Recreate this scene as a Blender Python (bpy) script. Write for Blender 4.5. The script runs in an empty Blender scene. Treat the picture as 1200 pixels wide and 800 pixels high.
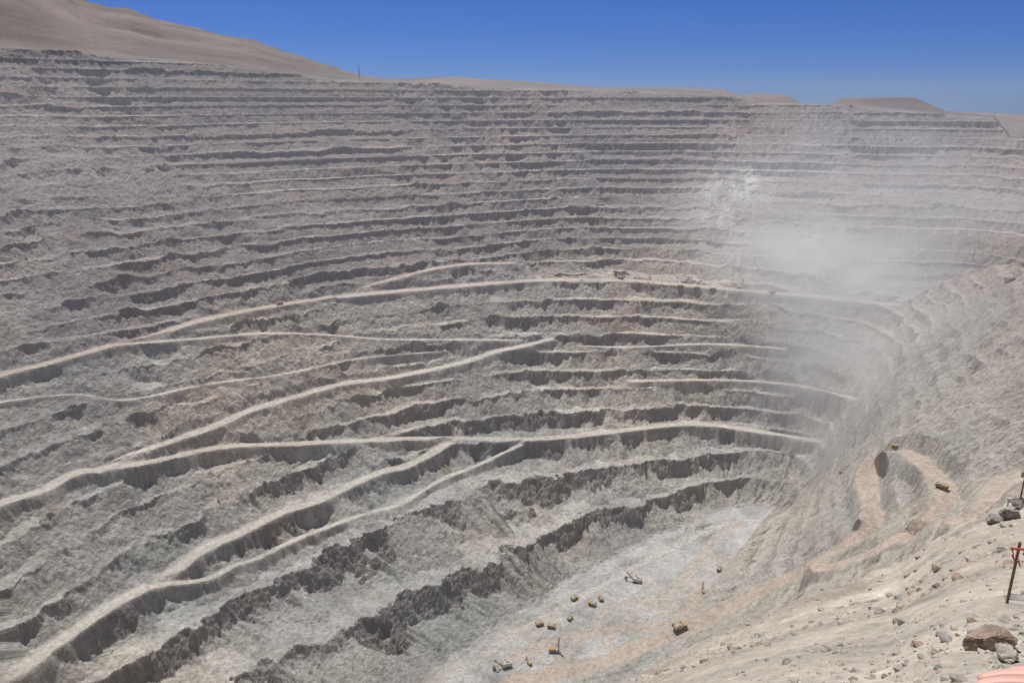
import bpy, math, random
import numpy as np
from math import radians, sin, cos, pi
random.seed(4); rng=np.random.default_rng(7)
scene=bpy.context.scene
# ---------------------------------------------------------------- camera
F=900.0; HOR=118.0
PITCH=math.atan((400-HOR)/F); cp,sp=cos(PITCH),sin(PITCH)
cam_d=bpy.data.cameras.new("camera"); cam=bpy.data.objects.new("camera",cam_d)
scene.collection.objects.link(cam); scene.camera=cam
cam_d.sensor_width=36; cam_d.lens=36*F/1200; cam_d.clip_start=0.05; cam_d.clip_end=80000
cam.location=(0,0,0); cam.rotation_euler=(pi/2-PITCH,0,0)
def pixel_ray(px,py):
    """camera ray through an image pixel: returns azimuth, tan(depression)"""
    u=(px-600)/F; v=(400-py)/F  # px, py are image pixel coordinates
    x,y,z=u,cp+v*sp,-sp+v*cp
    return math.atan2(x,y), -z/math.hypot(x,y)
def P_z(px,py,z):
    a,t=pixel_ray(px,py); r=-z/t
    return (r*sin(a),r*cos(a),z)
def P_r(px,py,r):
    a,t=pixel_ray(px,py); return (r*sin(a),r*cos(a),-t*r)
def P_a(deg,r,z): return (r*sin(radians(deg)),r*cos(radians(deg)),z)
# ---------------------------------------------------------------- noise
TBL=rng.random((256,256)).astype(np.float32)*2-1
def vnoise(x,y):
    xi=np.floor(x); yi=np.floor(y); fx=(x-xi).astype(np.float32); fy=(y-yi).astype(np.float32)
    xi=xi.astype(np.int64)&255; yi=yi.astype(np.int64)&255
    x1=(xi+1)&255; y1=(yi+1)&255
    fx=fx*fx*(3-2*fx); fy=fy*fy*(3-2*fy)
    a=TBL[xi,yi]; b=TBL[x1,yi]; c=TBL[xi,y1]; d=TBL[x1,y1]
    return (a+(b-a)*fx)*(1-fy)+(c+(d-c)*fx)*fy
def fbm(x,y,o=4,g=0.5):
    s=0;amp=1;n=0
    for i in range(o):
        s=s+amp*vnoise(x+17.3*i,y-9.1*i); n+=amp; amp*=g; x,y=(x*.8-y*.6)*2.03,(x*.6+y*.8)*2.03
    return s/n
def sm(a,b,x):
    t=np.clip((x-a)/(b-a),0,1); return t*t*(3-2*t)
# ---------------------------------------------------------------- control lines of the pit, from image pixels and assumed depths
ctrl=[]
def dens(pts,step=90):
    out=[]
    for a,b in zip(pts[:-1],pts[1:]):
        n=max(1,int(math.dist(a[:2],b[:2])/step))
        for i in range(n):
            t=i/n; out.append(tuple(a[k]+(b[k]-a[k])*t for k in range(3)))
    out.append(pts[-1]); return out
foot=[P_z(x,y,-800) for x,y in [(900,594),(880,592),(840,600),(760,635),(690,674),(620,717),(560,757),(500,801),(430,856),(330,936)]]
F1=[P_z(x,y,-691) for x,y in [(-160,900),(-60,840),(20,790),(200,672),(360,592),(520,522),(620,513),(720,505),(820,498),(900,505),(955,514)]]
F2=[P_z(x,y,-446) for x,y in [(-300,560),(-150,495),(0,440),(100,420),(200,400),(310,370),(420,349),(550,336),(640,329),(730,328),(850,337),(950,348),(1050,357)]]
ctrl+=dens(foot,50)+dens(F1)+dens(F2)
plat=[]
for x,y in [(640,329),(730,328),(850,337),(950,348),(1050,357),(1150,362)]:
    a,t=pixel_ray(x,y); r=446/t+ (90 if x<1100 else 150)
    plat.append((r*sin(a),r*cos(a),-441))
ctrl+=dens(plat)
RIM=[(-300,40,2350),(-150,48,2450),(0,55,2550),(200,70,2650),(410,94,2750),(600,104,2870),(750,107,2950),(850,112,3000),(900,120,2980),(1000,124,2970),(1100,134,2950),(1165,138,2930),(1184,162,2800),(1300,166,2700),(1450,170,2600)]
rimP=[P_r(*q) for q in RIM]
ctrl+=dens(rimP,150)
def zip_mid(A,B,ts):
    for k in range(len(B)):
        ab=math.atan2(B[k][0],B[k][1])
        aa=[math.atan2(p[0],p[1]) for p in A]
        if ab<aa[0] or ab>aa[-1]: continue
        q=[np.interp(ab,aa,[p[i] for p in A]) for i in range(3)]
        for t in ts: ctrl.append(tuple(q[i]+(B[k][i]-q[i])*t for i in range(3)))
zip_mid(F2[:9]+plat,dens(rimP,250),(0.35,0.7))
ff=sorted(foot,key=lambda p:math.atan2(p[0],p[1]))
zip_mid(ff,dens(F1,120),(0.5,))
right=[(1075,400,-446),(1100,450,-446),(1150,520,-446),(1200,558,-446),(1103,571,-500),(1045,526,-525),(1015,560,-575),(1000,620,-600),
 (1060,625,-540),(950,600,-685),(945,572,-745),(1010,480,-560),(1050,430,-490),(930,680,-690),(830,720,-770),(850,660,-800),(880,625,-800),
 (700,775,-800),(600,805,-800),(800,745,-745),(1160,585,-440)]
ctrl+=[P_z(*q) for q in right]
ctrl+=[P_r(1100,335,1930),P_r(1130,317,1900),P_r(1165,322,1780),P_r(1200,328,1650),P_r(1300,345,1400),P_r(1130,314,2250),P_r(1200,322,2150)]
ctrl+=[P_z(x,y,-825) for x,y in [(800,655),(740,700),(660,760),(600,780),(840,628),(540,840)]]
for d,l in {-75:[(300,-330),(600,-560),(900,-500),(1300,-250),(1700,0),(2300,60)],
  -55:[(300,-330),(600,-600),(900,-600),(1300,-400),(1700,-170),(2300,60)],
  -38:[(50,-60),(300,-330),(600,-640),(800,-800)],-20:[(50,-60),(300,-320),(550,-580),(720,-800)],
  0:[(50,-60),(300,-320),(600,-600),(850,-790)],15:[(50,-60),(300,-300),(600,-560),(850,-720)],
  27:[(50,-55),(300,-260),(600,-450),(850,-590)],32:[(300,-230),(600,-395),(850,-505)],
  37:[(50,-50),(300,-190),(600,-310),(850,-400)],50:[(50,-40),(300,-120),(600,-200),(900,-280),(1300,-250),(2000,-150)],
  70:[(300,-40),(900,-60),(1500,-60),(2500,-50)]}.items():
    for r,z in l: ctrl.append(P_a(d,r,z))
C=np.array(ctrl)
XY=C[:,:2]/1000; Zc=C[:,2]
c2=0.03**2
D2=((XY[:,None]-XY[None])**2).sum(-1)
n=len(C)
A=np.zeros((n+3,n+3)); A[:n,:n]=np.sqrt(D2+c2)-0.004*np.eye(n); A[:n,n]=1; A[:n,n+1:]=XY; A[n:,:n]=A[:n,n:].T
W=np.linalg.solve(A,np.concatenate([Zc,[0,0,0]]))
gx=np.arange(-3400,3401,20.); gy=np.arange(-400,3701,20.)
GX,GY=np.meshgrid(gx,gy,indexing='ij')
GZ=np.full(GX.shape,W[n])+W[n+1]*GX/1000+W[n+2]*GY/1000
for k in range(n):
    GZ+=W[k]*np.sqrt((GX/1000-XY[k,0])**2+(GY/1000-XY[k,1])**2+c2)
# distance along the pit wall (arc length on a reference contour)
REF=[(-1000,-200),(-850,400)]+[p[:2] for p in F1]+[(705,1420),(640,1250),(560,1080),(500,960),(520,700),(700,0)]
REF=np.array(REF); bestd=np.full(GX.shape,1e12); GS=np.zeros(GX.shape); acc=0; arcs=[0]
for p,q in zip(REF[:-1],REF[1:]):
    d=q-p; L=math.hypot(*d); t=np.clip(((GX-p[0])*d[0]+(GY-p[1])*d[1])/L**2,0,1)
    dd=(GX-p[0]-t*d[0])**2+(GY-p[1]-t*d[1])**2; mk=dd<bestd; bestd[mk]=dd[mk]; GS[mk]=acc+t[mk]*L; acc+=L; arcs.append(acc)
s_mid=arcs[2+6]; s_cor=arcs[2+10]
for _ in range(3): GS[1:-1,1:-1]=(GS[:-2,1:-1]+GS[2:,1:-1]+GS[1:-1,:-2]+GS[1:-1,2:])/4
def samp(G,x,y):
    u=np.clip((x-gx[0])/20,0,len(gx)-1.001); v=np.clip((y-gy[0])/20,0,len(gy)-1.001)
    i=u.astype(int); j=v.astype(int); fu=u-i; fv=v-j
    return (G[i,j]*(1-fu)+G[i+1,j]*fu)*(1-fv)+(G[i,j+1]*(1-fu)+G[i+1,j+1]*fu)*fv
def line(l):
    a=[];r=[];z=[]
    for px,py,rr in l:
        s,t=pixel_ray(px,py); a.append(s); r.append(rr); z.append(-t*rr)
    return np.array(a),np.array(r,float),np.array(z)
ra,rr_,rz=line(RIM)
CREST=[(-300,-150,4800),(0,-60,4800),(90,-2,4800),(120,8,4750),(150,12,4700),(185,26,4600),(215,30,4600),(250,40,4500),(290,45,4450),(330,60,4400),(380,76,4300),(425,90,4000),(470,92,3500),(540,90,3400),(640,97,3350),(700,103,3350),(790,103,3350),(850,105,3350),(868,112,3400),(885,109,3450),(920,111,3450),(945,124,3350),(968,124,3300),(985,115,3300),(1070,113,3250),(1108,130,3150),(1165,136,3000),(1184,160,2950),(1250,162,2950),(1400,160,2900)]
ca,cr,cz=line(CREST)
EDGE=[(-45,14,1.2),(-10,18,1.15),(2,26,1.02),(6.9,34,.91),(14.8,46,.80),(25,62,.65),(30.4,78,.58),(34,100,.49),(36.7,115,.445),(42,140,.40),(60,200,.3)]
ea=np.radians([e[0] for e in EDGE]); er=np.array([e[1] for e in EDGE],float); et=np.array([e[2] for e in EDGE])
def fore(a,r):
    re=np.interp(a,ea,er); te=np.interp(a,ea,et); ze=te*re
    g=1.65+2.6*sm(0.8,4.5,r)
    z=-(g+(ze-4.25)*np.clip((r-4)/(re-4),0,1))
    return z-1.12*np.clip(r-re,0,None)
def base(a,r):
    x=r*np.sin(a); y=r*np.cos(a)
    z=np.maximum(samp(GZ,x,y),-800)
    R=np.interp(a,ra,rr_); Zr=np.interp(a,ra,rz); Rc=np.interp(a,ca,cr); Zcc=np.interp(a,ca,cz)
    t=np.clip((r-R)/(Rc-R),0,1)
    back=Zr+(Zcc-Zr)*t-0.13*np.clip(r-Rc,0,4000)
    far=np.minimum(Zcc,-60)-(0.065*sm(radians(27),radians(33),a)+.01)*(r-Rc)
    back=np.where(r>Rc,np.maximum(back,far),back)
    w=sm(-70,0,r-R); z=z*(1-w)+back*w
    z=np.maximum(z,fore(a,r))
    return z
def hit(px,py,rmin=750,rmax=3300):
    a,t=pixel_ray(px,py); r=np.arange(rmin,rmax,1.5); zz=base(np.full(r.shape,a),r)
    k=np.argmax(zz>-t*r)
    if not (zz>-t*r).any(): k=len(r)-1
    return (r[k]*sin(a),r[k]*cos(a),zz[k])
# ---------------------------------------------------------------- roads (haul ramps)
def catmull(p,m=8):
    p=np.array(p); q=np.vstack([2*p[0]-p[1],p,2*p[-1]-p[-2]]); out=[]
    for i in range(1,len(q)-2):
        for t in np.linspace(0,1,m,endpoint=False):
            out.append(.5*((2*q[i])+(-q[i-1]+q[i+1])*t+(2*q[i-1]-5*q[i]+4*q[i+1]-q[i+2])*t*t+(-q[i-1]+3*q[i]-3*q[i+1]+q[i+2])*t**3))
    out.append(q[-2]); return np.array(out)
ROADS=[
 ([(-120,470),(0,440),(60,425),(130,405),(180,393),(240,374),(330,357),(400,346),(450,330),(500,317),(550,309),(600,309)],10,.7),
 ([(400,347),(480,340),(600,330),(660,328),(730,328),(800,334),(870,340),(950,347),(1050,357)],14,.45),
 ([(140,403),(220,398),(270,393),(330,390),(400,394),(450,397),(560,399),(640,400)],4,.2),
 ([(-100,632),(0,590),(50,575),(85,555),(120,548),(180,524),(250,500),(300,478),(350,464),(400,450),(450,444),(500,434),(545,424),(580,412),(620,404),(645,397)],9,.1),
 ([(120,548),(170,543),(220,531),(270,522),(330,521),(420,516),(520,514),(620,515),(700,508),(800,497),(870,503),(955,516)],8,.2),
 ([(10,795),(60,760),(130,710),(200,672),(235,645),(280,625),(330,600),(370,588),(440,555),(480,545),(525,519)],9,.1),
 ([(180,684),(240,680),(275,662),(300,655),(350,630),(420,605),(470,590),(520,560),(560,545),(610,520)],4,.1),
 ([(680,405),(740,407),(830,403),(920,408)],3,.1),
 ([(740,447),(850,445),(930,452),(1000,465)],4,.2),
 ([(0,470),(90,462),(150,470),(240,450),(330,440),(420,420),(520,412)],1,.1),
 ([(1200,556),(1170,572),(1150,592),(1120,615)],9,.7),
 ([(1060,625),(1095,600),(1108,580),(1095,556),(1072,534),(1045,528),(1023,540),(1016,565),(1022,590),(1018,615),(985,640),(940,668),(880,700),(800,738),(740,762),(670,785),(600,800)],14,.85),
 ([(1060,625),(1020,645),(960,672)],13,.85),
]
roads=[]
for pts,hw,cl in ROADS:
    w=np.array([hit(*p) for p in pts]); c=catmull(w)
    z=c[:,2]; k=np.ones(9)/9
    zp=np.pad(z,4,mode='edge'); c[:,2]=np.convolve(zp,k,'valid')
    roads.append((c,hw,cl,False))
TR=[([(640,790),(690,740),(720,710),(790,690),(830,640),(870,610)],7,.6),([(600,770),(670,745),(740,735),(800,725),(820,690)],10,.9),([(700,770),(740,720),(770,690),(740,670)],6,.5),([(520,800),(600,745),(690,695),(770,650),(850,612)],6,.0)]
for pts,hw,cl in TR:
    w=np.array([P_z(x,y,-799.6) for x,y in pts]); roads.append((catmull(w),hw,cl,True))
# ---------------------------------------------------------------- terrain grid
dense=np.radians(np.arange(-37.5,41.0,0.058))
lo=np.radians(np.linspace(-180,-37.5,50,endpoint=False)); hi=np.radians(np.linspace(41.1,180,50,endpoint=False))
TH=np.concatenate([lo,dense,hi])
RR=np.concatenate([np.linspace(0.02,9,30,endpoint=False),np.geomspace(9,130,300,endpoint=False),np.geomspace(130,830,90,endpoint=False),
   np.arange(830,1900,2.3),np.arange(1900,3050,2.8),np.geomspace(3050,5200,70,endpoint=False),np.geomspace(5200,45000,25)])
nc=len(TH); nr=len(RR)
a2,r2=np.meshgrid(TH,RR,indexing='ij'); a=a2.ravel(); r=r2.ravel()
X=r*np.sin(a); Y=r*np.cos(a)
Zb=base(a,r); foreZ=fore(a,r)
isfore=Zb<=foreZ+0.01
R_=np.interp(a,ra,rr_)
inpit=sm(0,60,R_+20-r)*(~isfore)*sm(130,300,r)
s=samp(GS,X,Y)
lowf=fbm(X/150,Y/150,4); midf=fbm(X/42+5,Y/42,3); smf=fbm(X/13+1,Y/13,4,.6)
gul=fbm(s/26,Zb/60+3,4,0.6); gul2=fbm(s/8.,Zb/22,2)
H=np.concatenate([[-800,-764,-728,-691],np.arange(-661,-446,30.7),np.arange(-446,140,24.)])
H=np.unique(np.round(H,1))
low=sm(-640,-690,Zb)
leftw=sm(s_mid+60,s_mid-150,s)*sm(-740,-660,Zb)*sm(-380,-460,Zb)     # talus-choked left wall
rightw=sm(s_cor+50,s_cor+210,s)*(Zb<-300)
upl=sm(-440,-400,Zb)
zn=Zb+(16*lowf*(1-.4*low)+9*midf+4.6*smf+7*fbm(s/260,Zb/300,2))*inpit
zn=np.where(Zb<-799.5,-800,zn)
idx=np.interp(zn,H,np.arange(len(H))); k=np.clip(np.floor(idx).astype(int),0,len(H)-2); f=idx-k
z0=H[k]; h=H[k+1]-H[k]
ht=np.clip(0.60+0.95*gul+.70*fbm(s/100,k*3.7,3)-0.34*low+.05*leftw,0.03,0.98)
b1=np.clip(0.26+.42*fbm(s/55,k*5.1,3),.03,.6)
b1=np.where(k==0,.04,b1+.06*low); wf=(0.27+.05*low)*(1-ht)
b2=np.maximum(1-wf,b1+.02)
out=np.where(f<b1,0.05*f/b1,np.where(f<b2,0.05+(ht-0.05)*(f-b1)/(b2-b1),ht+(1-ht)*(f-b2)/(1-b2)))
zt=z0+out*h
msk=.80*fbm(s/85,k*2.37,4,.62)+.45*fbm(s/240+4,Zb/90,3)
m=sm(-0.30,0.12,msk+0.25*gul+.24*low+.10+.09*upl-.07*leftw)
m=m*0.9+.1
def blob(px,py,rad,rm=750):
    c=hit(px,py,rm); dx=X-c[0]; dy=Y-c[1]; return np.exp(-(dx*dx+dy*dy)/(rad*rad))
tal=np.zeros_like(Zb)
for (px,py,rad,w) in [(60,190,150,.8),(200,215,150,.65),(40,235,130,.6),(330,235,100,.45),(120,450,100,.6),(60,500,100,.6),(100,640,80,.7),(330,455,60,.5),(560,440,60,.5),(250,560,80,.5),(860,235,120,.95),(830,260,90,.8),(1150,200,120,.3),(460,560,50,.5),(560,345,60,.5),(1120,400,200,.8),(1060,450,150,.7),(1010,500,110,.7),(960,550,110,.95),(910,545,60,.8),(960,600,110,.85),(560,580,45,.7),(330,740,60,.5),(10,380,90,.8)]:
    tal=np.maximum(tal,w*blob(px,py,rad)**.8)
tal=np.maximum(tal,.76*rightw)
tal=np.clip(tal*(1+.5*midf+.4*gul),0,.95)
m=m*(1-tal)
deep=sm(-799.6,-795,Zb)
rough=fbm(X/15,Y/15,5,.68); rid=1-2*np.abs(fbm(X/24+8,Y/24,4,.6))
facew=(f>b2)*inpit*m*deep
Z=Zb*(1-m*inpit*deep)+zt*m*inpit*deep
slopef=inpit*deep
Z+=slopef*(4.6*rough*(0.4+0.6*(f>b1))+facew*4.0*gul2+ (1-m)*(3.0*gul+1.2*gul2+3.0*rid))
Z+=(1-deep)*inpit*(1.4*rough+1.6*lowf+7*np.clip(midf-.12,0,1)+3*sm(.25,.45,rid*.5+lowf*.6)*sm(.1,.3,lowf))
roadw=np.zeros_like(Z); roadc=np.zeros_like(Z)
for c,hw,cl,flat in roads:
    lo_=c[:,:2].min(0)-60; hi_=c[:,:2].max(0)+60
    sel=np.where((X>lo_[0])&(X<hi_[0])&(Y>lo_[1])&(Y<hi_[1])&(r>600))[0]
    if len(sel)==0: continue
    px=X[sel]; py=Y[sel]; best=np.full(len(sel),1e9); bz=np.zeros(len(sel))
    for p,q in zip(c[:-1],c[1:]):
        d=q-p; L=d[0]**2+d[1]**2+1e-6
        t=np.clip(((px-p[0])*d[0]+(py-p[1])*d[1])/L,0,1)
        dd=np.hypot(px-p[0]-t*d[0],py-p[1]-t*d[1]); mm=dd<best
        best[mm]=dd[mm]; bz[mm]=(p[2]+t*d[2])[mm]
    best=best+3.5*midf[sel]+3*rough[sel]
    w=1-sm(hw,np.maximum(hw+5,hw*1.2+11+11*gul[sel]),best)
    if flat: w=w*.6
    Z[sel]=Z[sel]*(1-w)+(bz+(.4+3.4*w*(1-w)*4)*rough[sel])*w
    wc=(1-sm(hw*.7,hw*1.2+2.5,best))*(.6 if flat else .9)
    roadc[sel]=np.where(wc>roadw[sel],cl,roadc[sel]); roadw[sel]=np.maximum(roadw[sel],wc)
bg=sm(0,300,r-R_)
ridge=1-np.abs(fbm(X/700,Y/700,5))*2
Z+=bg*((ridge-.6)*30*sm(100,1200,r-R_) + 5*lowf+ 3*rough)*np.where(np.degrees(a)<-12,1,.4)
fr=isfore*sm(3,12,r)
Z+=fr*(np.clip(r/40,.25,2.2)*(1.0*fbm(X/9,Y/9,4)+.36*fbm(X/2.1,Y/2.1,4,.62))+0.08*fbm(X/.5,Y/.5,3))
wb=sm(48,64,np.abs(np.degrees(a)))*sm(0,15,r)
plateau=-2.2+3*fbm(X/90,Y/90,4)
Z=Z*(1-wb)+plateau*wb
# ---------------------------------------------------------------- colours (mineral albedo)
def col(*c): return np.array(c,dtype=np.float32)
N=len(Z)
cN=fbm(X/260+9,Y/260,4)[:,None]; cM=fbm(s/50,Zb/16,4,.6)[:,None]; cF=fbm(X/6,Y/6,3)[:,None]; cS=rough[:,None]
up=sm(-470,-380,Zb)[:,None]
lowr=(1-sm(-720,-560,Zb))[:,None]
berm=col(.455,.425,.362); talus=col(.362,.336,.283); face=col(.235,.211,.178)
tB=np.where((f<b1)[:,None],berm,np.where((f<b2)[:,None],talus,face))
soft=col(.385,.357,.302)
mm=(m*inpit)[:,None]
CO=tB*mm+soft*(1-mm)
CO=CO*(1+up*col(-.17,-.22,-.20))
CO=CO*(1-.12*sm(-150,-50,Zb)[:,None])
CO=CO*(1+lowr*col(.0,.02,.05))
CO=CO*(1+.20*cN)*(1+.26*cM)*(1+.16*cF)*(1+.28*cS)
CO*=1+np.clip(cN*2,-1,1)*col(.05,0,-.05)
speck=sm(.22,.42,fbm(X/5+3,Y/5,2))[:,None]*inpit[:,None]; CO=CO*(1-.28*speck)
rust=np.clip(fbm(s/70+3,Zb/25,4)-.12,0,1)[:,None]*1.6; CO=CO*(1-rust*col(.12,.22,.26))
t_=(tal*inpit)[:,None]*(.6+.6*cM)
CO=CO*(1-.35*t_)+col(.43,.41,.365)*.35*t_
rw_=rightw[:,None]*(.7+.5*cM)*inpit[:,None]; CO=CO*(1-.5*rw_)+col(.49,.455,.39)*.5*rw_
pl=np.maximum.reduce([blob(860,225,100),blob(885,210,80),blob(840,245,75),.6*blob(930,290,120),.5*blob(860,290,90)])
pl=(pl*(0.75+.9*fbm(s/15,Zb/30,3))).clip(0,1)[:,None]; CO=CO*(1-pl)+col(.62,.60,.55)*pl
bl=np.maximum.reduce([blob(560,590,70),blob(350,720,90),.8*blob(700,560,70),.7*blob(480,700,60)])[:,None]*(.5+.5*cM)
CO=CO*(1-bl.clip(0,1)*.6)+col(.40,.40,.385)*bl.clip(0,1)*.6
fl=((1-deep)*inpit)[:,None]
flc=col(.41,.40,.375)*(1+.5*fbm(X/40,Y/40,5,.6)[:,None]+.14*cF+.2*cS)
warm=np.clip(fbm(X/60+7,Y/60,3)*2,0,1)[:,None]; flc=flc*(1-warm*.5)+col(.47,.41,.31)*warm*.5
pale=np.clip(fbm(X/45-7,Y/45,3)*2.2,0,1)[:,None]; flc=flc*(1-pale*.5)+col(.54,.54,.53)*pale*.5
CO=CO*(1-fl)+flc*fl
rc=roadc[:,None]; rw=roadw[:,None]
rcol=col(.56,.525,.45)*(1-rc)+col(.49,.38,.30)*rc
rcol=rcol*(1+.16*cF+.16*cM+.12*cS)
CO=CO*(1-rw)+rcol*rw
bgc=col(.205,.168,.140)*(1+.5*fbm(X/220,Y/220,5,.6)[:,None]+.3*(ridge[:,None]-.6)); bw=sm(-10,40,r-R_)[:,None]
CO=CO*(1-bw)+bgc*bw
fc=col(.43,.39,.32)*(1+.26*fbm(X/5,Y/5,4)[:,None]+.2*fbm(X/.7,Y/.7,3)[:,None])
red=np.clip(fbm(X/11+3,Y/11,3)-.12,0,1)[:,None]*1.6; red=red.clip(0,1); fc=fc*(1-red)+col(.32,.235,.18)*red
fw=isfore[:,None].astype(np.float32); CO=CO*(1-fw)+fc*fw
CO=np.clip(CO,0.03,.75)
# ---------------------------------------------------------------- build terrain mesh
me=bpy.data.meshes.new("terrain"); me.vertices.add(N)
me.vertices.foreach_set("co",np.stack([X,Y,Z],1).astype(np.float32).ravel())
ii=np.arange(nc); jj=np.arange(nr-1); I,J=np.meshgrid(ii,jj,indexing='ij'); I2=(I+1)%nc
q=np.stack([I*nr+J,I*nr+J+1,I2*nr+J+1,I2*nr+J],-1).reshape(-1,4).astype(np.int32)
me.loops.add(q.size); me.polygons.add(len(q))
me.loops.foreach_set("vertex_index",q.ravel())
me.polygons.foreach_set("loop_start",np.arange(0,q.size,4,dtype=np.int32))
me.polygons.foreach_set("use_smooth",(RR[J]<600).ravel())
at=me.color_attributes.new("Col",'FLOAT_COLOR','POINT')
at.data.foreach_set("color",np.concatenate([CO,(1-fw)],1).astype(np.float32).ravel())
me.update()
terrain=bpy.data.objects.new("terrain",me); scene.collection.objects.link(terrain)
Zg=Z.reshape(nc,nr)
def ground(x,y):
    aa=math.atan2(x,y); rr=math.hypot(x,y)
    i=int(np.clip(np.searchsorted(TH,aa),1,nc-1)); j=int(np.clip(np.searchsorted(RR,rr),1,nr-1))
    ta=(aa-TH[i-1])/(TH[i]-TH[i-1]); tr=(rr-RR[j-1])/(RR[j]-RR[j-1])
    return float((Zg[i-1,j-1]*(1-ta)+Zg[i,j-1]*ta)*(1-tr)+(Zg[i-1,j]*(1-ta)+Zg[i,j]*ta)*tr)
def spot(px,py,rmin=750,rmax=3300):
    a_,t_=pixel_ray(px,py); i=int(np.clip(np.searchsorted(TH,a_),1,nc-1)); zz=Zg[i]; ok=(RR>rmin)&(zz>-t_*RR)
    j=int(np.argmax(ok)); rr=RR[j]; x=rr*sin(a_); y=rr*cos(a_); return x,y,ground(x,y)
# ---------------------------------------------------------------- materials
def mat(name,c,rough=.6,metal=0,noise=0.15,nscale=2.0):
    m_=bpy.data.materials.new(name); m_.use_nodes=True; nt=m_.node_tree; b=nt.nodes["Principled BSDF"]
    b.inputs["Roughness"].default_value=rough; b.inputs["Metallic"].default_value=metal
    tc=nt.nodes.new("ShaderNodeTexCoord"); nz=nt.nodes.new("ShaderNodeTexNoise"); nz.inputs["Scale"].default_value=nscale; nz.inputs["Detail"].default_value=6
    rp=nt.nodes.new("ShaderNodeValToRGB")
    rp.color_ramp.elements[0].color=(*[v*(1-noise*1.6) for v in c],1); rp.color_ramp.elements[1].color=(*[min(1,v*(1+noise)) for v in c],1)
    rp.color_ramp.elements[0].position=.3; rp.color_ramp.elements[1].position=.7
    nt.links.new(tc.outputs["Object"],nz.inputs["Vector"]); nt.links.new(nz.outputs["Fac"],rp.inputs[0]); nt.links.new(rp.outputs[0],b.inputs["Base Color"])
    return m_
def terrain_mat():
    m_=bpy.data.materials.new("mine_rock"); m_.use_nodes=True; nt=m_.node_tree; L=nt.links.new; b=nt.nodes["Principled BSDF"]
    b.inputs["Roughness"].default_value=.95; b.inputs["Specular IOR Level"].default_value=.1
    at=nt.nodes.new("ShaderNodeAttribute"); at.attribute_name="Col"
    tc=nt.nodes.new("ShaderNodeTexCoord")
    def noise(sc,det):
        n_=nt.nodes.new("ShaderNodeTexNoise"); n_.inputs["Scale"].default_value=sc; n_.inputs["Detail"].default_value=det; n_.inputs["Roughness"].default_value=.72
        L(tc.outputs["Object"],n_.inputs["Vector"]); return n_
    n1=noise(.16,6); n2=noise(3.5,5)
    def mul(a_,fac_node,lo_,hi_):
        mr=nt.nodes.new("ShaderNodeMapRange"); mr.inputs[1].default_value=.3; mr.inputs[2].default_value=.7; mr.inputs[3].default_value=lo_; mr.inputs[4].default_value=hi_
        L(fac_node.outputs["Fac"],mr.inputs[0])
        vm=nt.nodes.new("ShaderNodeVectorMath"); vm.operation='SCALE'; L(a_,vm.inputs[0]); L(mr.outputs[0],vm.inputs["Scale"]); return vm.outputs[0]
    c=mul(at.outputs["Color"],n1,.68,1.30); c=mul(c,n2,.74,1.24)
    L(c,b.inputs["Base Color"])
    bp=nt.nodes.new("ShaderNodeBump"); bp.inputs["Distance"].default_value=4.0; L(n1.outputs["Fac"],bp.inputs["Height"]); L(at.outputs["Alpha"],bp.inputs["Strength"])
    bp2=nt.nodes.new("ShaderNodeBump"); bp2.inputs["Strength"].default_value=.9; bp2.inputs["Distance"].default_value=.16; L(n2.outputs["Fac"],bp2.inputs["Height"]); L(bp.outputs[0],bp2.inputs["Normal"])
    L(bp2.outputs[0],b.inputs["Normal"]); return m_
me.materials.append(terrain_mat())
M=dict(yellow=mat("worn_yellow_paint",(.40,.25,.08)),white=mat("dusty_white_paint",(.55,.53,.48)),dark=mat("dark_steel",(.06,.055,.05)),
 rubber=mat("dusty_rubber",(.05,.047,.043),.9),glass=mat("cab_glass",(.03,.04,.05),.15),red=mat("faded_red_paint",(.42,.09,.05)),grey=mat("grey_steel",(.25,.25,.25),.5,.3),
 bed=mat("worn_bed_steel",(.24,.18,.11)),skin=mat("skin",(.62,.36,.28),.5,0,.05,30),wood=mat("weathered_post",(.22,.13,.08),.8),
 rock=mat("pale_rock",(.39,.355,.295),.95,0,.25,6),rock2=mat("brown_rock",(.28,.21,.16),.95,0,.3,5),rock3=mat("grey_rock",(.27,.25,.22),.95,0,.3,5))
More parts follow.
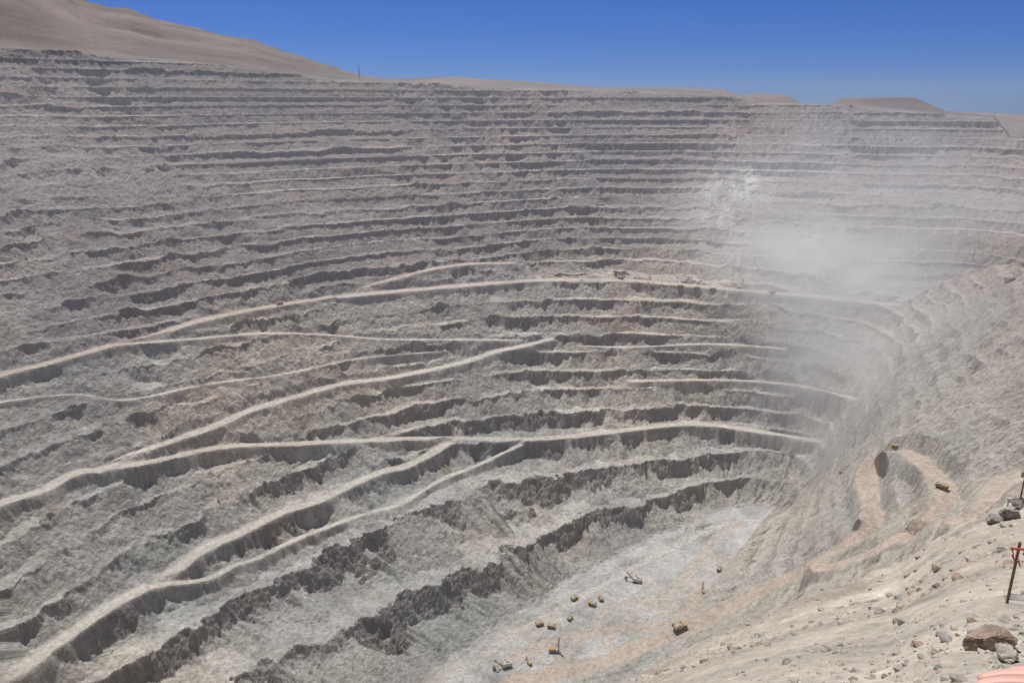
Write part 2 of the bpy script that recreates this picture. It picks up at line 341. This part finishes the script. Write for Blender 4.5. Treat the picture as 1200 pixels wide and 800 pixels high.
class MB:
    def __init__(s): s.v=[];s.f=[];s.m=[]
    def prism(s,pts,y0,y1,m):
        n=len(pts); b=len(s.v)
        for y in (y0,y1): s.v+= [(p[0],y,p[1]) for p in pts]
        s.f.append([b+i for i in range(n)]); s.f.append([b+n+i for i in reversed(range(n))]); s.m+=[m,m]
        for i in range(n): s.f.append([b+i,b+n+i,b+n+(i+1)%n,b+(i+1)%n]); s.m.append(m)
    def box(s,x0,x1,y0,y1,z0,z1,m): s.prism([(x0,z0),(x1,z0),(x1,z1),(x0,z1)],y0,y1,m)
    def cyl(s,c,r_,y0,y1,m,n=16): s.prism([(c[0]+r_*cos(2*pi*i/n),c[1]+r_*sin(2*pi*i/n)) for i in range(n)],y0,y1,m)
    def beam(s,p,q,w,m,w2=None):
        from mathutils import Vector
        p=Vector(p);q=Vector(q);d=(q-p).normalized(); u=d.cross(Vector((0,0,1)))
        if u.length<.01: u=Vector((1,0,0))
        u.normalize(); v=d.cross(u); b=len(s.v); w2=w if w2 is None else w2
        for o,ww in ((p,w),(q,w2)):
            for su,sv in ((-1,-1),(1,-1),(1,1),(-1,1)): s.v.append(tuple(o+u*su*ww/2+v*sv*ww/2))
        for fc_ in ([0,1,2,3],[7,6,5,4],[0,4,5,1],[1,5,6,2],[2,6,7,3],[3,7,4,0]): s.f.append([b+i for i in fc_]); s.m.append(m)
    def obj(s,name,loc,rot=0,scale=1):
        me_=bpy.data.meshes.new(name); me_.from_pydata(s.v,[],s.f)
        used=sorted(set(s.m))
        for u in used: me_.materials.append(M[u])
        me_.polygons.foreach_set("material_index",[used.index(x) for x in s.m])
        import bmesh
        bm=bmesh.new(); bm.from_mesh(me_); bmesh.ops.recalc_face_normals(bm,faces=bm.faces); bm.to_mesh(me_); bm.free()
        o=bpy.data.objects.new(name,me_); o.location=loc; o.rotation_euler=(0,0,rot); o.scale=(scale,)*3; scene.collection.objects.link(o)
        return o
def haul_truck(loc,rot,sc=1,paint='yellow'):
    b=MB()
    b.box(-6,6,-1.6,1.6,1.8,2.8,'dark')
    for y in (-3.9,2.5): b.cyl((4.3,1.85),1.85,y,y+1.4,'rubber'); b.cyl((4.3,1.85),.9,y-.03,y+1.43,paint,10)
    for y in (-4.0,-2.5,1.1,2.6): b.cyl((-3.6,1.85),1.85,y,y+1.4,'rubber')
    b.box(5.2,7.0,-3.3,3.3,1.7,3.7,paint); b.box(7.0,7.1,-1.4,1.4,1.9,3.6,'dark'); b.box(3.6,7.2,-3.9,3.9,3.7,3.95,paint)
    b.box(4.2,6.3,1.0,3.3,3.95,5.6,paint); b.box(6.3,6.36,1.2,3.1,4.6,5.4,'glass'); b.box(4.4,6.1,3.3,3.36,4.6,5.4,'glass')
    b.box(4.4,6.2,-3.2,-1.2,3.95,5.0,'grey')
    b.prism([(-7.3,4.1),(-5.5,2.9),(2.6,3.5),(3.4,6.0),(3.1,6.2),(2.2,4.1),(-5.4,3.5),(-7.2,4.5)],-3.3,3.3,'bed')
    for y in (-3.75,3.3): b.prism([(-7.3,4.2),(-5.5,3.0),(2.7,3.6),(3.4,6.4),(-6.2,5.9)],y,y+.45,paint)
    b.box(2.9,7.3,-3.75,3.75,6.2,6.5,paint)
    b.prism([(-5.6,3.7),(2.1,4.3),(2.3,5.8),(-1.5,7.1),(-5.2,5.4)],-2.6,2.6,'rock')
    for y in (-3.7,3.7): b.beam((7.1,y,3.95),(7.1,y,5.0),.1,'dark')
    b.beam((7.1,-3.7,5),(7.1,3.7,5),.1,'dark')
    return b.obj("haul_truck",loc,rot,sc)
def shovel(loc,rot,sc=1):
    b=MB()
    for y in (-4.5,2.7): b.prism([(-5,.8),(-4.2,0),(4.2,0),(5,.8),(4.2,1.9),(-4.2,1.9)],y,y+1.8,'dark')
    b.box(-3,3,-2.7,2.7,.9,2.2,'dark')
    b.box(-8,3.5,-4,4,2.3,3.0,'grey'); b.box(-8,1.6,-3.8,3.8,3.0,7.6,'white'); b.box(-8.9,-8.0,-3.8,3.8,2.5,6.2,'yellow')
    b.box(1.7,4.2,2.0,4.3,3.0,8.6,'white'); b.box(4.2,4.27,2.2,4.1,6.9,8.2,'glass'); b.box(-7,-2,-2,2,7.6,8.4,'grey')
    for y in (-1.6,1.6):
        b.beam((3.2,y,2.9),(14,y*.5,13.5),.9,'yellow',.5); b.beam((-1,y,7.6),(1,y,13),.35,'dark'); b.beam((-4,y,7.6),(1,y,13),.3,'dark'); b.beam((1,y,13),(14,y*.5,13.7),.14,'dark')
    b.cyl((14,13.6),1.1,-.5,.5,'dark',14)
    for y in (-1.5,1.5): b.beam((6.5,y,7.6),(14.5,y,4.2),.6,'yellow')
    b.prism([(13.6,3.2),(15.2,5.4),(18,4.6),(17.4,2.0),(15,1.6)],-2.1,2.1,'dark')
    b.beam((14.6,0,13),(15.8,0,5),.12,'dark')
    return b.obj("electric_shovel",loc,rot,sc)
def drill(loc,rot,sc=1):
    b=MB()
    for y in (-3,1.8): b.prism([(-3.5,.6),(-3,0),(3,0),(3.5,.6),(3,1.3),(-3,1.3)],y,y+1.2,'dark')
    b.box(-6,5.5,-2.6,2.6,1.5,2.1,'grey'); b.box(-5.5,1.5,-2.2,2.2,2.1,4.8,'yellow'); b.box(2,4.2,-2.6,-.6,2.1,4.7,'white'); b.box(4.2,4.26,-2.4,-.8,3,4.4,'glass')
    for x in (4.4,5.8):
        for y in (-.7,.7): b.beam((x,y,1),(x,y,19),.25,'dark')
    z=1.5; k_=0
    while z<18.5:
        for y in (-.7,.7): b.beam((4.4 if k_%2 else 5.8,y,z),(5.8 if k_%2 else 4.4,y,z+1.5),.14,'dark')
        z+=1.5; k_+=1
    b.box(4.2,6,-.9,.9,18.8,19.5,'yellow'); b.beam((5.1,0,.2),(5.1,0,17),.35,'grey'); b.beam((1,1.5,4.6),(4.4,.7,11),.25,'grey'); b.beam((1,-1.5,4.6),(4.4,-.7,11),.25,'grey')
    return b.obj("blasthole_drill_rig",loc,rot,sc)
def excavator(loc,rot,sc=1):
    b=MB()
    for y in (-2.6,1.6): b.prism([(-3.3,.6),(-2.7,0),(2.7,0),(3.3,.6),(2.7,1.3),(-2.7,1.3)],y,y+1.0,'dark')
    b.box(-1.5,1.5,-1.6,1.6,.6,1.5,'dark'); b.box(-4,2.2,-2.3,2.3,1.55,3.7,'yellow'); b.box(-4.5,-4,-2.2,2.2,1.6,3.4,'dark')
    b.box(.6,2.6,.8,2.3,3.7,4.6,'yellow'); b.box(2.6,2.66,.9,2.2,2.6,4.4,'glass')
    b.beam((1.8,-.3,2.4),(6,-.3,7),.9,'yellow',.8); b.beam((6,-.3,7),(9,-.3,5.6),.8,'yellow',.6); b.beam((9,-.3,5.6),(8.3,-.3,1.8),.6,'yellow',.4)
    b.beam((2.4,-.3,4.2),(5.6,-.3,6.2),.3,'grey')
    b.prism([(7.3,2.0),(8.8,2.2),(9.2,.6),(8.2,.1),(7.0,.8)],-1.2,.6,'dark')
    return b.obj("excavator",loc,rot,sc)
def mast(loc,hh,w,name="lattice_mast"):
    b=MB(); n=int(hh/ (w*1.1))
    P=lambda k_,t: ((w/2*(1-t*.6))*(1 if k_ in(0,3) else -1),(w/2*(1-t*.6))*(1 if k_<2 else -1),hh*t)
    for k_ in range(4): b.beam(P(k_,0),P(k_,1),w*.09,'dark')
    for i in range(n):
        for k_ in range(4): b.beam(P(k_,i/n),P((k_+1)%4,(i+1)/n),w*.06,'dark'); b.beam(P(k_,(i+1)/n),P((k_+1)%4,(i+1)/n),w*.05,'dark')
    b.box(-w*.5,w*.5,-w*.5,w*.5,hh,hh+w*.5,'grey'); b.beam((0,0,hh),(0,0,hh*1.15),w*.07,'dark'); b.box(-w,w,-w,w,-.6,.15,'grey')
    return b.obj(name,loc)
def put(fn,px,py,rot,sc=1):
    x,y,z=spot(px,py); return fn((x,y,z-.15),radians(rot),sc)
for px,py,ro,sc in [(632,733,20,.9),(646,735,170,.9),(673,703,40,.9),(694,709,150,.9),(704,703,100,.9),(1050,526,160,1.1),(1103,572,-50,1.1),(843,668,60,.9),
    (797,339,170,1.1),(816,341,0,1.1),(835,342,0,1.1),(905,344,190,1.1),(328,357,30,1),(668,726,60,.8),(796,737,20,1.5)]:
    put(haul_truck,px,py,ro,sc)
for px,py,ro,sc in [(745,682,160,1.1),(592,782,200,1.1),(727,327,120,1.2),(765,337,200,1.1)]: put(shovel,px,py,ro,sc)
for px,py,ro,sc in [(649,764,0,1.4),(867,338,20,1.4),(824,694,90,.9)]: put(drill,px,py,ro,sc)
for px,py,ro,sc in [(620,778,120,1.1),(985,553,60,1)]: put(excavator,px,py,ro,sc)
x,y,z=P_r(421,90,3600); mast((x,y,ground(x,y)),45,5)
x,y,z=spot(1140,306); mast((x,y,z),26,3,"light_tower")
def cabin(loc,rot):
    b=MB(); b.box(-9,9,-5,5,-1,5,'white'); b.prism([(-9.5,5),(9.5,5),(9,6),(-9,6)],-5.5,5.5,'grey'); b.box(-6,-3,-5.06,-5.0,2,4,'glass'); b.box(-1,1,-5.06,-5.0,0,3.6,'dark'); b.box(3,6,-5.06,-5.0,2,4,'glass'); b.beam((8,0,6),(8,0,16),.5,'dark')
    return b.obj("site_cabin",loc,rot)
x,y,z=spot(1183,329); cabin((x,y,z),.3)
# ---------------------------------------------------------------- foreground stones
import bmesh
def ico(sub):
    bm=bmesh.new(); bmesh.ops.create_icosphere(bm,subdivisions=sub,radius=1); v=np.array([x_.co[:] for x_ in bm.verts]); f_=np.array([[q_.index for q_ in x_.verts] for x_ in bm.faces]); bm.free(); return v,f_
def rockshape(v,seed):
    g=np.random.default_rng(seed); o=v.copy()
    for _ in range(11):
        nrm=g.normal(size=3); nrm/=np.linalg.norm(nrm); d=g.uniform(.45,.85)
        e=np.clip(o@nrm-d,0,None); o-=e[:,None]*nrm
    o*=1+.04*g.normal(size=(len(o),1)); return o
v1,f1=ico(2); shapes=[rockshape(v1,i) for i in range(14)]
def field(name,num,smin,smax,amin,amax,rmin,rmax,mats,pw=2.2):
    V=[];Fa=[];Mi=[];b=0;g=np.random.default_rng(len(name)*13+num)
    for i in range(num):
        aa=radians(g.uniform(amin,amax)); rr=rmin*(rmax/rmin)**g.random()
        re=np.interp(aa,ea,er)
        if rr>re*1.03: continue
        sz=min(smax,smin*(g.random()+1e-6)**(-1/pw))*(.6+rr/45 if rr<60 else 1.9)
        x,y=rr*sin(aa),rr*cos(aa)
        cl=vnoise(np.array([x/4.]),np.array([y/4.]))[0]
        if g.random()>.45+.8*cl: continue
        z=ground(x,y); o=shapes[g.integers(14)]*(g.uniform(.6,1.2,3)*[1,1,.7])*sz
        an=g.uniform(0,6.28); ca_,sa_=cos(an),sin(an); t1=g.uniform(-.5,.5)
        o=o@np.array([[1,0,0],[0,cos(t1),-sin(t1)],[0,sin(t1),cos(t1)]])@np.array([[ca_,-sa_,0],[sa_,ca_,0],[0,0,1]])
        V.append(o+[x,y,z-.05*sz]); Fa.append(f1+b); b+=len(v1); Mi+= [g.integers(len(mats))]*len(f1)
    me_=bpy.data.meshes.new(name); me_.from_pydata(np.concatenate(V).tolist(),[],np.concatenate(Fa).tolist())
    for k_ in mats: me_.materials.append(M[k_])
    me_.polygons.foreach_set("material_index",np.array(Mi,dtype=np.int32)); o_=bpy.data.objects.new(name,me_); scene.collection.objects.link(o_)
field("gravel",17000,.024,.19,3,48,7,150,['rock','rock','rock','rock3','rock2'],1.8)
field("rubble",330,.09,.36,5,46,14,140,['rock','rock3','rock2','rock3'],2.0)
v3,f3=ico(4)
def nearspot(px,py):
    a_,t_=pixel_ray(px,py); i=int(np.searchsorted(TH,a_)); ok=(RR>6)&(RR<220)&(Zg[i]>-t_*RR); rr=RR[int(np.argmax(ok))]
    x,y=rr*sin(a_),rr*cos(a_); return x,y,ground(x,y),rr
def boulder(px,py,size,m_,seed,sc=(1,1,.8)):
    x,y,z,rr=nearspot(px,py); size=size*rr/20
    o=rockshape(v3,seed); o+= (fbm(o[:,0]*2+seed,o[:,1]*2+o[:,2]*1.7,4)*.12)[:,None]*o
    me_=bpy.data.meshes.new("boulder"); me_.from_pydata((o*size*np.array(sc)).tolist(),[],f3.tolist()); me_.materials.append(M[m_])
    ob=bpy.data.objects.new("boulder",me_); ob.location=(x,y,z+size*.3); ob.rotation_euler=(0,.1,seed); scene.collection.objects.link(ob)
boulder(1157,760,.55,'rock2',3,(1.1,.9,.8)); boulder(1178,774,.35,'rock',5); boulder(1163,614,.22,'rock3',8); boulder(1182,606,.24,'rock3',9)
boulder(1020,795,.2,'rock',11); boulder(960,690,.16,'rock3',12); boulder(1098,668,.16,'rock2',14); boulder(900,757,.16,'rock',15); boulder(1055,732,.14,'rock3',17); boulder(1195,595,.25,'rock3',21)
# ---------------------------------------------------------------- marker posts
x,y,z,rr=nearspot(1180,707); S=rr/F*1.2
b=MB(); b.beam((0,0,-.3),(.0,.12*60*S/2,62*S),2.2*S,'wood'); b.beam((-5*S,0,56*S),(5*S,0,58*S),1.6*S,'red')
for k_,(dx,dz) in enumerate([(-6,57),(-4,50),(4,54),(6,60),(1,46)]): b.beam((dx*S,0,dz*S),((dx+3)*S,0,(dz-7)*S),2.0*S,'red',.6*S)
b.obj("marker_stake",(x,y,z),-.5)
x,y,z,rr=nearspot(1193,596); S=rr/F*1.2
b=MB(); b.beam((0,0,-.3),(0,0,40*S),1.2*S,'dark'); b.box(-9*S,9*S,-1*S,1*S,4*S,8*S,'white'); b.beam((-8*S,0,0),(-8*S,0,5*S),1*S,'grey'); b.beam((8*S,0,0),(8*S,0,5*S),1*S,'grey'); b.box(-3*S,3*S,-.5*S,.5*S,30*S,35*S,'grey')
b.obj("survey_station",(x,y,z),-.6)
# ---------------------------------------------------------------- visitor's hand at the lookout
def hand():
    bm=bmesh.new(); rad=[]
    def add(c,r_,par=None):
        v=bm.verts.new(c); rad.append(r_)
        if par is not None: bm.edges.new((par,v))
        return v
    e=add((-.30,0,-.02),.040); w=add((-.06,0,0),.028,e); w2=add((-.01,0,0),.03,w); p=add((.04,0,.004),.034,w2)
    for k_,(yy,L) in enumerate([(.030,.072),(.010,.082),(-.011,.076),(-.031,.060)]):
        q0=add((.075,yy,.006),.0125,p); q1=add((.09+L*.42,yy*1.12,.008),.0092,q0); q2=add((.09+L*.75,yy*1.15,-.006),.0082,q1); add((.09+L*.98,yy*1.15,-.022),.0068,q2)
    t0=add((.015,.032,-.004),.016,w2); t1=add((.05,.060,-.010),.012,t0); add((.078,.072,-.016),.009,t1)
    ly=bm.verts.layers.skin.verify()
    me_=bpy.data.meshes.new("hand")
    bm.verts.ensure_lookup_table()
    for v,r_ in zip(bm.verts,rad): v[ly].radius=(r_,r_*.8)
    bm.verts[0][ly].use_root=True
    bm.to_mesh(me_); bm.free()
    o=bpy.data.objects.new("visitor_hand",me_); scene.collection.objects.link(o)
    o.modifiers.new("skin",'SKIN'); s_=o.modifiers.new("sub",'SUBSURF'); s_.levels=2; s_.render_levels=2; me_.materials.append(M['skin'])
    return o
hnd=hand()
u,v_=(1418-600)/F,(400-908)/F; d=.62
hnd.location=(u*d,(cp+v_*sp)*d,(-sp+v_*cp)*d); hnd.rotation_euler=(.3,-.25,radians(150))
# ---------------------------------------------------------------- airborne dust
def volume(name,lo_,hi_,dens,colr,noise=False,an=.3,seed=0,ns=2.2,lowc=0.):
    bm=bmesh.new(); bmesh.ops.create_cube(bm,size=2) if not noise else bmesh.ops.create_icosphere(bm,subdivisions=3,radius=1.02); me_=bpy.data.meshes.new(name); bm.to_mesh(me_); bm.free()
    o=bpy.data.objects.new(name,me_); scene.collection.objects.link(o)
    lo_=np.array(lo_,float);hi_=np.array(hi_,float); o.location=(lo_+hi_)/2; o.scale=(hi_-lo_)/2
    m_=bpy.data.materials.new(name); m_.use_nodes=True; nt=m_.node_tree; nt.nodes.clear(); out_=nt.nodes.new("ShaderNodeOutputMaterial")
    vs=nt.nodes.new("ShaderNodeVolumeScatter"); vs.inputs["Color"].default_value=(*colr,1); vs.inputs["Density"].default_value=dens; vs.inputs["Anisotropy"].default_value=an
    if not noise: nt.links.new(vs.outputs[0],out_.inputs["Volume"])
    else:
        try: m_.cycles.volume_step_rate=4.0
        except Exception as e_: print("step",e_)
        tc=nt.nodes.new("ShaderNodeTexCoord"); ln=nt.nodes.new("ShaderNodeVectorMath"); ln.operation='LENGTH'; nt.links.new(tc.outputs["Object"],ln.inputs[0])
        mr=nt.nodes.new("ShaderNodeMapRange"); mr.interpolation_type='SMOOTHSTEP'; mr.inputs[1].default_value=.15; mr.inputs[2].default_value=1; mr.inputs[3].default_value=1; mr.inputs[4].default_value=0
        nt.links.new(ln.outputs["Value"],mr.inputs[0])
        ad=nt.nodes.new("ShaderNodeVectorMath"); ad.inputs[1].default_value=(seed,seed*2.3,0); nt.links.new(tc.outputs["Object"],ad.inputs[0])
        nz=nt.nodes.new("ShaderNodeTexNoise"); nz.inputs["Scale"].default_value=ns; nz.inputs["Detail"].default_value=3; nt.links.new(ad.outputs[0],nz.inputs["Vector"])
        m2=nt.nodes.new("ShaderNodeMapRange"); m2.inputs[1].default_value=.36; m2.inputs[2].default_value=.66; m2.inputs[3].default_value=lowc; m2.inputs[4].default_value=1.4; nt.links.new(nz.outputs["Fac"],m2.inputs[0])
        mu=nt.nodes.new("ShaderNodeMath"); mu.operation='MULTIPLY'; nt.links.new(mr.outputs[0],mu.inputs[0]); nt.links.new(m2.outputs[0],mu.inputs[1])
        mv=nt.nodes.new("ShaderNodeMath"); mv.operation='MULTIPLY'; mv.inputs[1].default_value=dens; nt.links.new(mu.outputs[0],mv.inputs[0]); nt.links.new(mv.outputs[0],vs.inputs["Density"])
        # added glow in the dust, standing in for sunlight scattered more than once
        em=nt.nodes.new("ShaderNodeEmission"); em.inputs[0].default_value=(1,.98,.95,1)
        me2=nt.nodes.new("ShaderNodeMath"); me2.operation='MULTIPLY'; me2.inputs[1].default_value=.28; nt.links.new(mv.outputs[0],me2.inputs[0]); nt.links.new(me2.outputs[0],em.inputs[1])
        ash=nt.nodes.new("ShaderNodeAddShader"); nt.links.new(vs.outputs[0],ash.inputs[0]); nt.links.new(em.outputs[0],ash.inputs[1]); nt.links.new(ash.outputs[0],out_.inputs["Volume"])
    me_.materials.append(m_); return o
volume("dust_haze",(-3200,60,-900),(3200,3050,60),.00011,(.99,.975,.955))
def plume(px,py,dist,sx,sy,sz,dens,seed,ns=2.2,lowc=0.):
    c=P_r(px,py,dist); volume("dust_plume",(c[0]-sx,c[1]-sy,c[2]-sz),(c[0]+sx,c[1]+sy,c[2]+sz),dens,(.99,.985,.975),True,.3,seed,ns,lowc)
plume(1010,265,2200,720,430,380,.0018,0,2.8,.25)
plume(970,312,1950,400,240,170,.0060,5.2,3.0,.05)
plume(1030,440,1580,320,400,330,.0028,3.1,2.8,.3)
# ---------------------------------------------------------------- light
SE,SA=65,-28
w_=bpy.data.worlds.new("World"); scene.world=w_; w_.use_nodes=True; nt=w_.node_tree; bgN=nt.nodes["Background"]
sk=nt.nodes.new("ShaderNodeTexSky"); sk.sky_type='NISHITA'; sk.sun_disc=False; sk.sun_elevation=radians(SE); sk.sun_rotation=radians(SA); sk.altitude=2800; sk.air_density=1.0; sk.dust_density=.3; sk.ozone_density=2
tint=nt.nodes.new("ShaderNodeVectorMath"); tint.operation='MULTIPLY'; tint.inputs[1].default_value=(.175,.35,.80)
nt.links.new(sk.outputs[0],tint.inputs[0]); nt.links.new(tint.outputs[0],bgN.inputs[0]); bgN.inputs[1].default_value=.09
sd=bpy.data.lights.new("sun",'SUN'); sd.energy=5.0; sd.angle=radians(.5); sd.color=(1,.96,.90); so=bpy.data.objects.new("sun",sd); scene.collection.objects.link(so)
from mathutils import Vector
dv=Vector((sin(radians(SA))*cos(radians(SE)),cos(radians(SA))*cos(radians(SE)),sin(radians(SE)))); so.rotation_euler=dv.to_track_quat('Z','Y').to_euler()
scene.view_settings.view_transform='Standard'; scene.view_settings.look='None'; scene.view_settings.exposure=0
print("verts",N)
